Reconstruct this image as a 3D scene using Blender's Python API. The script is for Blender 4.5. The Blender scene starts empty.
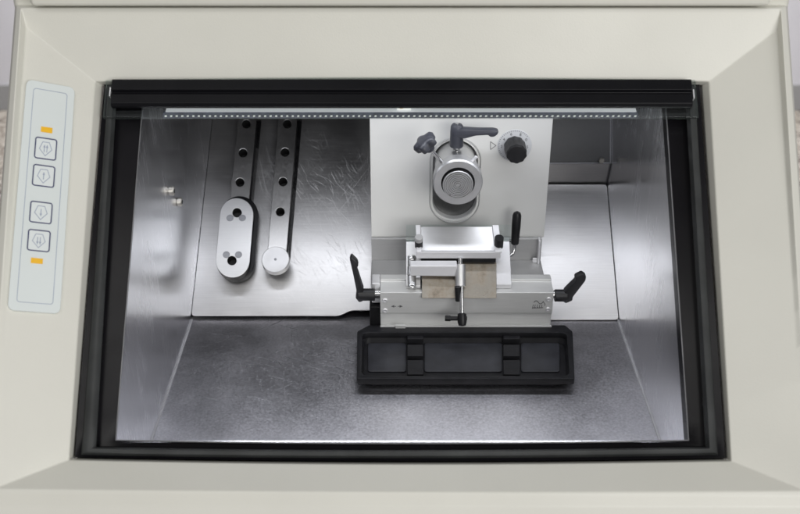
import bpy, bmesh, math, random
from mathutils import Vector, Matrix
from mathutils.geometry import intersect_line_plane
random.seed(7)
sc = bpy.context.scene
COL = sc.collection
V = Vector
R = math.radians

# ------------------------------------------------------------------ survey helpers
# The photograph was measured once; a measured sight line is cut with a real
# plane (a wall, a floor, a slope) to get a true position in metres.
EYE = V((0, 0, 1.5)); PITCH = R(29.0); FPX = 1032.0
FW = V((0, math.cos(PITCH), -math.sin(PITCH))); UP = V((0, math.sin(PITCH), math.cos(PITCH)))
def ray(px, py):
    return (FW + V((1, 0, 0)) * ((px - 400) / FPX) + UP * ((257 - py) / FPX)).normalized()
def atY(px, py, Y):
    d = ray(px, py); return EYE + d * (Y / d.y)
def atZ(px, py, z):
    d = ray(px, py); return EYE + d * ((z - EYE.z) / d.z)
def atP(px, py, p0, n):
    d = ray(px, py); return EYE + d * ((p0 - EYE).dot(n) / d.dot(n))
def unit_at(p):            # metres per measured unit at a point
    return (p - EYE).dot(FW) / FPX

# planes
OP0 = V((0, .640, .9804)); ODIR = V((0, .7023, .7119)); ON = V((0, -.7119, .7023))   # chamber opening
def onO(px, py, r=0.0): return atP(px, py, OP0 + ON * r, ON)
FZ = .911                                                                             # chamber floor
SA = R(38)
S0 = V((0, .926, FZ)); SU = V((1, 0, 0)); SV = V((0, math.cos(SA), math.sin(SA))); SN = V((0, -math.sin(SA), math.cos(SA)))
def onS(px, py, r=0.0): return atP(px, py, S0 + SN * r, SN)
def suv(px, py, r=0.0):
    p = onS(px, py, r) - S0; return (p.dot(SU), p.dot(SV))

# ------------------------------------------------------------------ materials
def new_mat(name):
    m = bpy.data.materials.new(name); m.use_nodes = True
    nt = m.node_tree; b = nt.nodes['Principled BSDF']
    return m, nt, b
def coords(nt, scale=(1, 1, 1), rot=(0, 0, 0)):
    tc = nt.nodes.new('ShaderNodeTexCoord'); mp = nt.nodes.new('ShaderNodeMapping')
    mp.inputs['Scale'].default_value = scale; mp.inputs['Rotation'].default_value = rot
    nt.links.new(tc.outputs['Object'], mp.inputs['Vector']); return mp.outputs['Vector']
def noise(nt, vec, scale, detail=3, rough=.55):
    n = nt.nodes.new('ShaderNodeTexNoise'); n.inputs['Scale'].default_value = scale
    n.inputs['Detail'].default_value = detail; n.inputs['Roughness'].default_value = rough
    nt.links.new(vec, n.inputs['Vector']); return n.outputs['Fac']
def ramp(nt, fac, stops):
    r = nt.nodes.new('ShaderNodeValToRGB'); e = r.color_ramp.elements
    while len(e) < len(stops): e.new(.5)
    for i, (p, c) in enumerate(stops):
        e[i].position = p; e[i].color = (c, c, c, 1) if isinstance(c, (int, float)) else (*c, 1)
    nt.links.new(fac, r.inputs['Fac']); return r.outputs['Color']
def math_node(nt, op, a, b):
    m = nt.nodes.new('ShaderNodeMath'); m.operation = op
    for i, s in enumerate((a, b)):
        if isinstance(s, (int, float)): m.inputs[i].default_value = s
        else: nt.links.new(s, m.inputs[i])
    return m.outputs[0]
def bump(nt, b, h, strength, dist):
    n = nt.nodes.new('ShaderNodeBump'); n.inputs['Strength'].default_value = strength; n.inputs['Distance'].default_value = dist
    nt.links.new(h, n.inputs['Height']); nt.links.new(n.outputs['Normal'], b.inputs['Normal'])

def simple(name, col, rough=.5, metal=0.0, var=.06, nscale=60, bstr=0.0, bdist=.0003, spec=.5, bscale=900, coat=0):
    m, nt, b = new_mat(name)
    v = coords(nt)
    f = noise(nt, v, nscale, 4)
    nt.links.new(ramp(nt, f, [(.3, tuple(c * (1 - var) for c in col)), (.7, tuple(min(1, c * (1 + var)) for c in col))]), b.inputs['Base Color'])
    rr = ramp(nt, noise(nt, v, nscale * .6, 5), [(.3, max(0, rough - .06)), (.7, min(1, rough + .06))])
    nt.links.new(rr, b.inputs['Roughness'])
    b.inputs['Metallic'].default_value = metal; b.inputs['Specular IOR Level'].default_value = spec
    b.inputs['Coat Weight'].default_value = coat
    if bstr: bump(nt, b, noise(nt, v, bscale, 2), bstr, bdist)
    return m

def steel(name, col, rough, brush, streak=.12, scratch=None, blotch=.1, aniso=.0, scratch_amt=.5, bstr=.06, rot=(0, 0, 0), tint=(1, 1, 1), metal=1.0):
    """brushed / worn sheet steel: brush = mapping scale that stretches the grain"""
    m, nt, b = new_mat(name)
    v = coords(nt, brush, rot)
    g = noise(nt, v, 1.0, 6, .7)
    v0 = coords(nt)
    bl = noise(nt, v0, 14, 5, .6)
    c = ramp(nt, g, [(.25, col * (1 - streak)), (.75, col * (1 + streak))])
    mx = nt.nodes.new('ShaderNodeMix'); mx.data_type = 'RGBA'; mx.blend_type = 'MULTIPLY'; mx.inputs[0].default_value = 1
    nt.links.new(c, mx.inputs[6])
    nt.links.new(ramp(nt, bl, [(.3, (tint[0] * (1 - blotch), tint[1] * (1 - blotch), tint[2] * (1 - blotch))), (.7, tint)]), mx.inputs[7])
    out = mx.outputs[2]
    r = ramp(nt, g, [(.2, rough - .06), (.8, rough + .08)])
    r2 = math_node(nt, 'ADD', r, math_node(nt, 'MULTIPLY', math_node(nt, 'SUBTRACT', bl, .5), .22))
    hgt = g
    if scratch:
        tot = None
        for (ang, sx, sy, off, lo, hi) in scratch['lines']:
            vv = coords(nt, (1, 1, 1), ang)
            mp2 = nt.nodes.new('ShaderNodeMapping'); mp2.inputs['Scale'].default_value = (sx, sy, sy); mp2.inputs['Location'].default_value = (off, off * 1.7, 0)
            nt.links.new(vv, mp2.inputs['Vector'])
            n = noise(nt, mp2.outputs['Vector'], 1.0, 1.5, .5)
            t = ramp(nt, n, [(lo, 0.0), (hi, 1.0)])
            tot = t if tot is None else math_node(nt, 'MAXIMUM', tot, t)
        mask = ramp(nt, noise(nt, v0, scratch['mscale'], 2), [(scratch['m0'], 0.0), (scratch['m1'], 1.0)])
        if 'center' in scratch:
            tc = nt.nodes.new('ShaderNodeTexCoord'); vd = nt.nodes.new('ShaderNodeVectorMath'); vd.operation = 'DISTANCE'
            nt.links.new(tc.outputs['Object'], vd.inputs[0]); vd.inputs[1].default_value = scratch['center']
            dm = ramp(nt, math_node(nt, 'DIVIDE', vd.outputs['Value'], scratch['rad']), [(.35, 1.0), (1.0, 0.0)])
            mask = math_node(nt, 'MULTIPLY', mask, dm)
        s = math_node(nt, 'MULTIPLY', tot, mask)
        m2 = nt.nodes.new('ShaderNodeMix'); m2.data_type = 'RGBA'
        nt.links.new(math_node(nt, 'MULTIPLY', s, scratch_amt), m2.inputs[0]); nt.links.new(out, m2.inputs[6])
        m2.inputs[7].default_value = (*scratch['col'], 1); out = m2.outputs[2]
        r2 = math_node(nt, 'ADD', r2, math_node(nt, 'MULTIPLY', s, scratch.get('dr', .2)))
        hgt = math_node(nt, 'SUBTRACT', g, math_node(nt, 'MULTIPLY', s, scratch.get('hs', 1.5)))
    nt.links.new(out, b.inputs['Base Color']); nt.links.new(r2, b.inputs['Roughness'])
    b.inputs['Metallic'].default_value = metal
    if aniso:
        b.inputs['Anisotropic'].default_value = aniso
        tg = nt.nodes.new('ShaderNodeTangent'); tg.direction_type = 'RADIAL'; tg.axis = 'X' if aniso > 0 else 'Z'
        nt.links.new(tg.outputs['Tangent'], b.inputs['Tangent'])
    bump(nt, b, hgt, bstr, .0004)
    return m

M = {}
M['cream'] = simple('cream_enamel', (.685, .675, .612), .42, var=.025, nscale=9, bstr=.22, bdist=.0004, bscale=700)
M['cream_plate'] = simple('pale_keypad_film', (.70, .745, .735), .35, var=.012, nscale=20)
M['button_face'] = simple('keypad_button_film', (.73, .77, .765), .35, var=.012, nscale=40)
M['ink_blue'] = simple('dark_blue_ink', (.045, .05, .13), .5, var=.1)
M['ink_line'] = simple('grey_blue_ink', (.33, .37, .47), .5, var=.08)
M['yellow'] = simple('amber_indicator', (.9, .50, .02), .4, var=.05)
M['rubber'] = simple('black_rubber', (.006, .006, .007), .45, var=.25, nscale=40, bstr=.15, spec=.25)
M['rubber_grey'] = simple('worn_rubber_seal', (.036, .038, .038), .5, var=.3, nscale=25, bstr=.1, spec=.3)
M['black_liner'] = simple('black_liner_plastic', (.006, .0055, .007), .25, var=.2, nscale=20, spec=.12)
M['black'] = simple('black_plastic', (.009, .009, .010), .40, var=.25, nscale=80, bstr=.1, spec=.3)
M['tray'] = simple('charcoal_tray_plastic', (.012, .012, .014), .5, var=.3, nscale=70, bstr=.25, bscale=1400, spec=.22)
M['tray_floor'] = simple('worn_tray_floor', (.026, .027, .033), .5, var=.3, nscale=50, bstr=.2, bscale=1400)
M['lever'] = simple('slate_lever_plastic', (.034, .036, .047), .45, var=.15, nscale=90, bstr=.2, bscale=1500)
M['lever_black'] = simple('black_lever_plastic', (.010, .010, .012), .45, var=.2, nscale=90, bstr=.2, bscale=1500)
M['bar_black'] = simple('black_anodised_bar', (.006, .006, .0075), .33, var=.15, nscale=30, spec=.15)
M['steel_back'] = steel('brushed_back_plate', .52, .37, (25, 900, 900), .10, scratch=dict(
    lines=[((-SA, 0, R(62)), 30, 800, 0, .64, .70), ((-SA, 0, R(48)), 36, 720, 3, .65, .71), ((-SA, 0, R(75)), 26, 900, 7, .65, .71), ((-SA, 0, R(-55)), 26, 950, 11, .65, .73), ((-SA, 0, R(30)), 40, 500, 5, .65, .74)],
    mscale=22, m0=.36, m1=.55, col=(.95, .95, .97), center=(-.07, .10, .08), rad=.14, dr=.22), scratch_amt=.25, tint=(1, .99, .985))
M['steel_right'] = steel('brushed_right_plate', .54, .37, (25, 900, 900), .10, tint=(1, .99, .985))
M['steel_wall'] = steel('brushed_wall_sheet', .92, .23, (700, 700, 18), .09, blotch=.08, tint=(.97, .97, 1))
M['steel_floor'] = steel('satin_floor_sheet', .76, .37, (420, 420, 420), .22, blotch=.09, bstr=.25, scratch=dict(
    lines=[((0, 0, R(25)), 24, 420, 0, .63, .70), ((0, 0, R(-40)), 34, 380, 4, .63, .71), ((0, 0, R(80)), 40, 420, 9, .64, .72)],
    mscale=18, m0=.42, m1=.6, col=(.04, .04, .045), center=(-.10, .08, 0), rad=.2, dr=.25, hs=.2), scratch_amt=.75, tint=(.96, .95, 1))
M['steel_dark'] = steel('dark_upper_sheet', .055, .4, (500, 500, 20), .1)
M['steel_bead'] = simple('weld_bead_steel', (.26, .26, .27), .5, 1, var=.1, nscale=40)
M['alu'] = steel('machined_aluminium', .62, .42, (30, 800, 800), .05, blotch=.05, bstr=.03)
M['alu_block'] = steel('bead_blasted_aluminium', .66, .44, (30, 500, 500), .06, blotch=.06, bstr=.03, tint=(.985, .99, .98), metal=.4)
M['alu_bright'] = simple('bright_aluminium', (.80, .80, .82), .35, .6, var=.04, nscale=60)
M['alu_white'] = simple('pale_anodised_aluminium', (.62, .62, .635), .42, .3, var=.03, nscale=60)
M['alu_rail'] = steel('rail_aluminium', .50, .36, (600, 30, 600), .08, blotch=.1, tint=(1, .99, .98))
M['alu_head'] = steel('turned_aluminium', .62, .36, (500, 500, 500), .05, bstr=.03)
M['slot'] = steel('brushed_slot_shutter', .24, .34, (500, 40, 300), .12)
M['alu_face'] = simple('satin_turned_aluminium', (.50, .50, .505), .4, .7, var=.04, nscale=80)
M['alu_slide'] = steel('grey_slide_aluminium', .44, .44, (30, 500, 500), .06, bstr=.03, metal=.5)
M['rim'] = simple('grey_slot_rim', (.40, .40, .395), .4, .3, var=.04)
M['weld'] = simple('ground_weld_line', (.55, .55, .57), .45, .5, var=.1, nscale=60)
M['chrome'] = simple('polished_steel_rod', (.6, .6, .6), .18, 1, var=.1, nscale=150)
M['white_cover'] = simple('off_white_cover_paint', (.62, .62, .60), .34, var=.02, nscale=12, bstr=.06)
M['stain_plate'] = None
def stain():
    m, nt, b = new_mat('stained_steel_plate')
    v = coords(nt, (600, 25, 25)); g = noise(nt, v, 1, 5, .7)
    bl = noise(nt, coords(nt), 55, 5, .65)
    base = ramp(nt, bl, [(.28, (.16, .135, .11)), (.42, (.34, .30, .25)), (.60, (.42, .395, .355)), (.8, (.58, .53, .46))])
    mx = nt.nodes.new('ShaderNodeMix'); mx.data_type = 'RGBA'; mx.blend_type = 'MULTIPLY'; mx.inputs[0].default_value = 1
    nt.links.new(base, mx.inputs[6]); nt.links.new(ramp(nt, g, [(.25, .90), (.75, 1.0)]), mx.inputs[7])
    nt.links.new(mx.outputs[2], b.inputs['Base Color']); b.inputs['Metallic'].default_value = 1
    nt.links.new(ramp(nt, bl, [(.3, .42), (.7, .26)]), b.inputs['Roughness'])
    bump(nt, b, g, .08, .0003); return m
M['stain_plate'] = stain()
M['hole'] = simple('dark_bore', (.004, .004, .004), .6)
M['dot_grey'] = simple('grey_inset_plug', (.22, .225, .24), .5, .5, var=.15, nscale=300)
M['dial'] = simple('grey_dial_film', (.50, .51, .52), .4, var=.03)
M['mark'] = simple('dark_grey_marking', (.10, .10, .105), .6)
M['brass'] = simple('nickel_brass_screw', (.42, .405, .37), .5, 1, var=.2, nscale=300)
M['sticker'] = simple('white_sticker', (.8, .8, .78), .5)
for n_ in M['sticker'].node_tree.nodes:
    if n_.type == 'BSDF_PRINCIPLED': n_.inputs['Emission Color'].default_value = (1, 1, .97, 1); n_.inputs['Emission Strength'].default_value = .7   # added glow, lifts the sticker out of the bar's shade
M['wall'] = simple('lavender_grey_wall_paint', (.62, .615, .655), .7, var=.02, nscale=6)
M['baseboard'] = simple('grey_vinyl_baseboard', (.30, .30, .305), .55, var=.05, nscale=10)
def glass(name, tint=(.96, .985, .98), rough=.0, haze=.0):
    m, nt, b = new_mat(name)
    out = nt.nodes['Material Output']
    tr_ = nt.nodes.new('ShaderNodeBsdfTransparent'); tr_.inputs[0].default_value = (*tint, 1)
    b.inputs['Base Color'].default_value = (.5, .56, .54, 1); b.inputs['Roughness'].default_value = rough + .02
    fr = nt.nodes.new('ShaderNodeFresnel'); fr.inputs['IOR'].default_value = 1.45
    f_ = math_node(nt, 'ADD', fr.outputs[0], math_node(nt, 'MULTIPLY', noise(nt, coords(nt), 25, 4), haze))
    mx = nt.nodes.new('ShaderNodeMixShader'); nt.links.new(f_, mx.inputs[0])
    gl = nt.nodes.new('ShaderNodeBsdfGlossy'); gl.inputs['Roughness'].default_value = rough + .01; gl.inputs[0].default_value = (.9, .95, .94, 1)
    nt.links.new(tr_.outputs[0], mx.inputs[1]); nt.links.new(gl.outputs[0], mx.inputs[2]); nt.links.new(mx.outputs[0], out.inputs[0])
    return m
M['glass'] = glass('greenish_window_glass', (.955, .975, .97), .03, .02)
M['glass_clear'] = glass('clear_plate_glass')
def led_mat():
    m, nt, b = new_mat('led_phosphor')
    b.inputs['Base Color'].default_value = (.8, .8, .7, 1); b.inputs['Emission Color'].default_value = (.9, .95, 1, 1); b.inputs['Emission Strength'].default_value = .22
    return m
M['led'] = led_mat()
M['alu_glow'] = simple('aluminium_profile_glow', (.8, .8, .8), .4)
for n_ in M['alu_glow'].node_tree.nodes:
    if n_.type == 'BSDF_PRINCIPLED': n_.inputs['Emission Color'].default_value = (.93, .95, 1, 1); n_.inputs['Emission Strength'].default_value = .33  # emission stands in for light reflected by the aluminium profile
M['pcb'] = simple('led_circuit_strip', (.10, .11, .14), .4, var=.3, nscale=200)
def terrazzo():
    m, nt, b = new_mat('speckled_terrazzo')
    v = coords(nt)
    vo = nt.nodes.new('ShaderNodeTexVoronoi'); vo.inputs['Scale'].default_value = 75
    nt.links.new(v, vo.inputs['Vector'])
    sep = nt.nodes.new('ShaderNodeSeparateColor'); nt.links.new(vo.outputs['Color'], sep.inputs[0])
    c = ramp(nt, sep.outputs[0], [(0, (.09, .075, .065)), (.25, (.18, .155, .13)), (.5, (.28, .25, .21)), (.75, (.36, .33, .29)), (1, (.48, .45, .41))])
    nt.links.new(c, b.inputs['Base Color']); b.inputs['Roughness'].default_value = .4
    return m
M['terrazzo'] = terrazzo()

# ------------------------------------------------------------------ object helpers
WL = {}
def wl(o): return WL.get(o.name, V((0, 0, 0))) if o else V((0, 0, 0))
def thing(name, label, cat, loc, group=None):
    o = bpy.data.objects.new(name, None); COL.objects.link(o)
    o.location = loc; o.empty_display_size = .02; o['label'] = label; o['category'] = cat
    if group: o['group'] = group
    WL[o.name] = V(loc); return o
def tag(o, label=None, cat=None, group=None, kind=None):
    for k, v in (('label', label), ('category', cat), ('group', group), ('kind', kind)):
        if v: o[k] = v
    return o
def obj(name, bm, mat, parent=None, bevel=0.0, seg=2, smooth=True, angle=35, origin=None):
    bmesh.ops.remove_doubles(bm, verts=bm.verts, dist=1e-6)
    bmesh.ops.recalc_face_normals(bm, faces=bm.faces)
    co = [v.co for v in bm.verts]
    lo = V((min(c.x for c in co), min(c.y for c in co), min(c.z for c in co))); hi = V((max(c.x for c in co), max(c.y for c in co), max(c.z for c in co)))
    org = origin if origin is not None else V(((lo.x + hi.x) / 2, (lo.y + hi.y) / 2, lo.z))
    bmesh.ops.translate(bm, verts=bm.verts, vec=-org)
    me = bpy.data.meshes.new(name); bm.to_mesh(me); bm.free()
    mats = mat if isinstance(mat, (list, tuple)) else [mat]
    for m_ in mats: me.materials.append(m_)
    o = bpy.data.objects.new(name, me); COL.objects.link(o)
    WL[o.name] = org.copy()
    if parent: o.parent = parent; o.location = org - wl(parent)
    else: o.location = org
    if smooth:
        for p in me.polygons: p.use_smooth = True
        me.set_sharp_from_angle(angle=R(angle))
    if bevel:
        b = o.modifiers.new('edge_round', 'BEVEL'); b.width = bevel; b.segments = seg; b.limit_method = 'ANGLE'; b.angle_limit = R(30); b.harden_normals = True
    return o

def B(): return bmesh.new()
def poly_prism(bm, pts, vec, mi=0):
    pts = [V(p) for p in pts]; vec = V(vec)
    a = [bm.verts.new(p) for p in pts]; b = [bm.verts.new(p + vec) for p in pts]
    n = len(pts); fs = [bm.faces.new(a), bm.faces.new(b[::-1])]
    for i in range(n): fs.append(bm.faces.new((a[i], b[i], b[(i + 1) % n], a[(i + 1) % n])))
    for f in fs: f.material_index = mi
    return bm
def box(bm, x0, x1, y0, y1, z0, z1, mi=0):
    return poly_prism(bm, [(x0, y0, z0), (x1, y0, z0), (x1, y1, z0), (x0, y1, z0)], (0, 0, z1 - z0), mi)
def basis(axis):
    a = axis.normalized(); u = a.orthogonal().normalized(); return a, u, a.cross(u)
def lathe(bm, p0, axis, prof, n=40, mi=0, cap=True):
    """prof: list of (distance along axis, radius)"""
    a, u, w = basis(V(axis)); rings = []
    for (h, r) in prof:
        rings.append([bm.verts.new(V(p0) + a * h + (u * math.cos(2 * math.pi * k / n) + w * math.sin(2 * math.pi * k / n)) * max(r, 1e-5)) for k in range(n)])
    for i in range(len(rings) - 1):
        for k in range(n):
            f = bm.faces.new((rings[i][k], rings[i][(k + 1) % n], rings[i + 1][(k + 1) % n], rings[i + 1][k])); f.material_index = mi
    if cap:
        for rr in (rings[0], rings[-1]):
            f = bm.faces.new(rr); f.material_index = mi
    return bm
def cyl(bm, p0, p1, r0, r1=None, n=28, mi=0):
    p0, p1 = V(p0), V(p1); r1 = r0 if r1 is None else r1
    L = (p1 - p0).length; c = min(r0, r1, L) * .08
    return lathe(bm, p0, p1 - p0, [(0, r0 - c), (c, r0), (L - c, r1), (L, r1 - c)], n, mi)
def tube(bm, pts, r, n=10, mi=0):
    pts = [V(p) for p in pts]; rings = []; up0 = None
    for i, p in enumerate(pts):
        d = (pts[min(i + 1, len(pts) - 1)] - pts[max(i - 1, 0)]).normalized()
        if up0 is None: up0 = d.orthogonal().normalized()
        up0 = (up0 - d * up0.dot(d)).normalized(); w = d.cross(up0)
        rings.append([bm.verts.new(p + (up0 * math.cos(2 * math.pi * k / n) + w * math.sin(2 * math.pi * k / n)) * r) for k in range(n)])
    for i in range(len(rings) - 1):
        for k in range(n):
            f = bm.faces.new((rings[i][k], rings[i][(k + 1) % n], rings[i + 1][(k + 1) % n], rings[i + 1][k])); f.material_index = mi
    for rr in (rings[0], rings[-1]): bm.faces.new(rr).material_index = mi
    return bm
def circ(cx, cy, r, n=32, a0=0.0):
    return [(cx + r * math.cos(a0 + 2 * math.pi * k / n), cy + r * math.sin(a0 + 2 * math.pi * k / n)) for k in range(n)]
def stadium(c0, r0, c1, r1, n=20):
    c0, c1 = V((*c0, 0)), V((*c1, 0)); d = (c1 - c0).normalized(); a = math.atan2(d.y, d.x); out = []
    for k in range(n + 1):
        t = a - math.pi / 2 + math.pi * k / n; out.append((c1.x + r1 * math.cos(t), c1.y + r1 * math.sin(t)))
    for k in range(n + 1):
        t = a + math.pi / 2 + math.pi * k / n; out.append((c0.x + r0 * math.cos(t), c0.y + r0 * math.sin(t)))
    return out
def rrect(x0, x1, y0, y1, r, n=6):
    out = []
    for (cx, cy, a) in ((x1 - r, y1 - r, 0), (x0 + r, y1 - r, 90), (x0 + r, y0 + r, 180), (x1 - r, y0 + r, 270)):
        for k in range(n + 1):
            t = R(a + 90 * k / n); out.append((cx + r * math.cos(t), cy + r * math.sin(t)))
    return out
def round_poly(pts, r, n=5):
    out = []; m = len(pts)
    for i in range(m):
        p = V((*pts[i], 0)); a = V((*pts[i - 1], 0)); b = V((*pts[(i + 1) % m], 0))
        rr = min(r, (a - p).length * .45, (b - p).length * .45)
        pa = p + (a - p).normalized() * rr; pb = p + (b - p).normalized() * rr
        for k in range(n + 1):
            t = k / n; q = pa * (1 - t) ** 2 + p * (2 * t * (1 - t)) + pb * t ** 2
            out.append((q.x, q.y))
    return out
def plate(bm, loops, thick, org, U, W, N, bev=0.0, mi=0):
    """flat plate with holes: loops are 2D outlines (first outer), the face lies at `thick` along N"""
    cu = bpy.data.curves.new('outline', 'CURVE'); cu.dimensions = '2D'; cu.fill_mode = 'BOTH'
    for lp in loops:
        s = cu.splines.new('POLY'); s.points.add(len(lp) - 1)
        for p, q in zip(s.points, lp): p.co = (q[0], q[1], 0, 1)
        s.use_cyclic_u = True
    cu.extrude = max(thick / 2 - bev, 1e-6); cu.bevel_depth = bev; cu.bevel_resolution = 1; cu.offset = -bev
    o = bpy.data.objects.new('outline', cu); COL.objects.link(o)
    dg = bpy.context.evaluated_depsgraph_get(); me = bpy.data.meshes.new_from_object(o.evaluated_get(dg))
    mat = Matrix((( *U, 0), (*W, 0), (*N, 0), (0, 0, 0, 1))); mat = Matrix(((U[0], W[0], N[0], org[0]), (U[1], W[1], N[1], org[1]), (U[2], W[2], N[2], org[2]), (0, 0, 0, 1)))
    me.transform(Matrix.Translation((0, 0, thick / 2))); me.transform(mat)
    for p in me.polygons: p.material_index = mi
    bm.from_mesh(me)
    bpy.data.objects.remove(o); bpy.data.curves.remove(cu); bpy.data.meshes.remove(me)
    bmesh.ops.remove_doubles(bm, verts=bm.verts, dist=1e-6)
    return bm
def text_mesh(bm, s, size, org, U, W, N, thick=.0001, mi=0):
    cu = bpy.data.curves.new('glyph', 'FONT'); cu.body = s; cu.size = size; cu.align_x = 'CENTER'; cu.align_y = 'CENTER'; cu.extrude = thick
    o = bpy.data.objects.new('glyph', cu); COL.objects.link(o)
    dg = bpy.context.evaluated_depsgraph_get(); me = bpy.data.meshes.new_from_object(o.evaluated_get(dg))
    me.transform(Matrix(((U[0], W[0], N[0], org[0]), (U[1], W[1], N[1], org[1]), (U[2], W[2], N[2], org[2]), (0, 0, 0, 1))))
    for p in me.polygons: p.material_index = mi
    bm.from_mesh(me); bpy.data.objects.remove(o); bpy.data.curves.remove(cu); bpy.data.meshes.remove(me)
    return bm
def loft(bm, rings, closed=True, mis=None):
    vr = [[bm.verts.new(p) for p in r] for r in rings]; n = len(vr[0])
    for i in range(len(vr) - 1):
        for k in range(n if closed else n - 1):
            f = bm.faces.new((vr[i][k], vr[i][(k + 1) % n], vr[i + 1][(k + 1) % n], vr[i + 1][k]))
            if mis: f.material_index = mis[i]
    return vr
def frame_ring(c, bow_t=0.0, bow_b=0.0, n=14):
    """corners tl,tr,br,bl in metres -> a closed ring; the long edges bow outwards a little like the moulded part"""
    tl, tr, br, bl = c; out = []
    for (a, b, bw) in ((tl, tr, bow_t), (tr, br, 0), (br, bl, -bow_b), (bl, tl, 0)):
        for k in range(n):
            t = k / n; out.append(a.lerp(b, t) + ODIR * (bw * 4 * t * (1 - t)))
    return out

X, Y_, Z_ = V((1, 0, 0)), V((0, 1, 0)), V((0, 0, 1))

# ------------------------------------------------------------------ room
FL, WY = 0.0, 3.93
bm = B(); box(bm, -5, 5, -3, WY + .2, -.05, 0); tag(obj('room_floor', bm, M['terrazzo']), kind='structure')
bm = B(); box(bm, -5, 5, WY, WY + .1, 0, 3.2); tag(obj('room_wall', bm, M['wall']), kind='structure')
bm = B(); box(bm, -5, 5, WY - .008, WY - .0005, .0005, .108); tag(obj('baseboard', bm, M['baseboard'], bevel=.002), kind='structure')

# ------------------------------------------------------------------ cryostat cabinet
cab = thing('cryostat', 'cream laboratory cryostat cabinet with open steel chamber and keypad on its left rim', 'cryostat', (0, .85, 0))
HR = .012
o4 = lambda pts, r: [onO(px, py, r) for px, py in pts]
L0 = o4([(104.5, 86), (699, 86), (725, 458), (75, 457)], HR - .020)
L1 = o4([(102.5, 85), (702, 85), (727.5, 459.5), (73, 458.5)], HR - .002)
L1b = o4([(95, 81.5), (709, 81.5), (731, 461), (69, 460)], HR + .006)
L2 = o4([(26, 27), (777, 30), (806, 491), (-6, 489)], HR + .026)
L3 = o4([(20, 24), (783, 26), (812, 496), (-13, 494)], HR + .0256)
ytop = (L2[0].y + L2[1].y) / 2 + .004
L3[0] = atY(21, 8, ytop); L3[1] = atY(781, 8, ytop)
L4 = [atY(16.5, 6, ytop + .006), atY(786, 6, ytop + .006)] + o4([(821, 507), (-22, 506)], HR + .0228)
L5 = [atY(15, 5, ytop + .02), atY(787.5, 5, ytop + .02)] + o4([(826, 560), (-27, 560)], HR + .0212)
L5[0] = L5[0] - Z_ * .0; L6 = [p - Z_ * .34 for p in L5]
L6[0] = L5[0] + Y_ * .25 - Z_ * .02; L6[1] = L5[1] + Y_ * .25 - Z_ * .02
bm = B()
rings = [frame_ring(L0, .003, .003), frame_ring(L1, .003, .003), frame_ring(L1b, .003, .003), frame_ring(L2, .0, .0015), frame_ring(L3), frame_ring(L4), frame_ring(L5), frame_ring(L6)]
loft(bm, rings)
ho = obj('housing', bm, M['cream'], cab, bevel=.0055, seg=5, angle=80); ho.modifiers[0].angle_limit = R(7)
# lower cabinet body down to the floor
xl, xr = L5[3].x + .006, L5[2].x - .006
bm = B(); box(bm, xl, xr, L5[3].y + .01, 1.30, .02, L5[3].z - .05); obj('cabinet_body', bm, M['cream'], cab, bevel=.01, seg=3)
# upper cover above the window
bm = B(); c0, c1 = atY(15.5, 5, ytop + .02), atY(787, 5, ytop + .02)
box(bm, c0.x, c1.x, ytop + .0125, 1.36, onO(144.5, 85, -.0005).z + .022, c0.z + .075); obj('upper_cover', bm, M['cream'], cab, bevel=.006, seg=4)
bm = B(); l0, l1 = atY(30, 7, ytop - .008), atY(770, 7, ytop - .008)
poly_prism(bm, [l0, l1, l1 + Z_ * .05, l0 + Z_ * .05], (0, .018, 0)); obj('cover_lip', bm, M['cream'], cab, bevel=.004, seg=4)

# gasket
ga = o4([(104.2, 83.2), (699.3, 83.2), (725.4, 458.2), (74.8, 457)], .011)
gb = o4([(108, 88), (695, 88), (718, 455), (81, 455)], .010)
gm = o4([(112, 89), (690.5, 89), (712, 451), (88, 451)], .0155)
gc = o4([(117, 90), (685, 90), (705.5, 447), (96, 447)], .010)
gd0 = o4([(118, 91), (684, 91), (704.5, 446), (97, 446)], .001)
gd = o4([(144.5, 85), (664, 85), (688.2, 440.5), (116, 440.5)], -.0005)
gz = [p - ON * .03 for p in ga]
FR = lambda c: frame_ring(c, .0035, .0025)
bm = B(); loft(bm, [FR(gz), FR(ga), FR(gb)]); loft(bm, [FR(gc), FR(gd0), FR(gd), FR([p - ON * .012 for p in gd])])
gk = obj('gasket', bm, M['black_liner'], cab, angle=40)
bm = B(); loft(bm, [FR(gb), FR([a.lerp(b, .5) + ON * .003 for a, b in zip(gb, gm)]), FR(gm), FR([a.lerp(b, .5) + ON * .003 for a, b in zip(gm, gc)]), FR(gc)])
obj('seal_bead', bm, M['rubber_grey'], gk, angle=80)
# bright cut edge of the steel liner
edge = FR([p + ON * .0012 for p in gd])
bm = B(); tube(bm, edge + [edge[0]], .0006, 8); obj('liner_edge', bm, M['steel_bead'], cab, angle=80)

# chamber sheets
d_tl, d_tr, d_br, d_bl = [p - ON * .001 for p in gd]
fb_l, fb_r = onS(191.5, 318.5), onS(618.5, 322.5)
fb_l.z = fb_r.z = FZ; fb_l.y = fb_r.y = .926
ff_l, ff_r = V((fb_l.x - .0005, d_bl.y - .002, FZ)), V((fb_r.x + .0005, d_br.y - .002, FZ))
pt_l = onS(215, 100)
bm = B(); f = lambda *p: bm.faces.new([bm.verts.new(q) for q in p])
poly_prism(bm, [d_tl, d_bl, ff_l, fb_l, pt_l, V((pt_l.x, pt_l.y, d_tl.z + .02)), V((d_tl.x, d_tl.y, d_tl.z + .02))], (-.002, 0, 0))
obj('side_wall', bm, M['steel_wall'], cab, angle=40)
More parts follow.
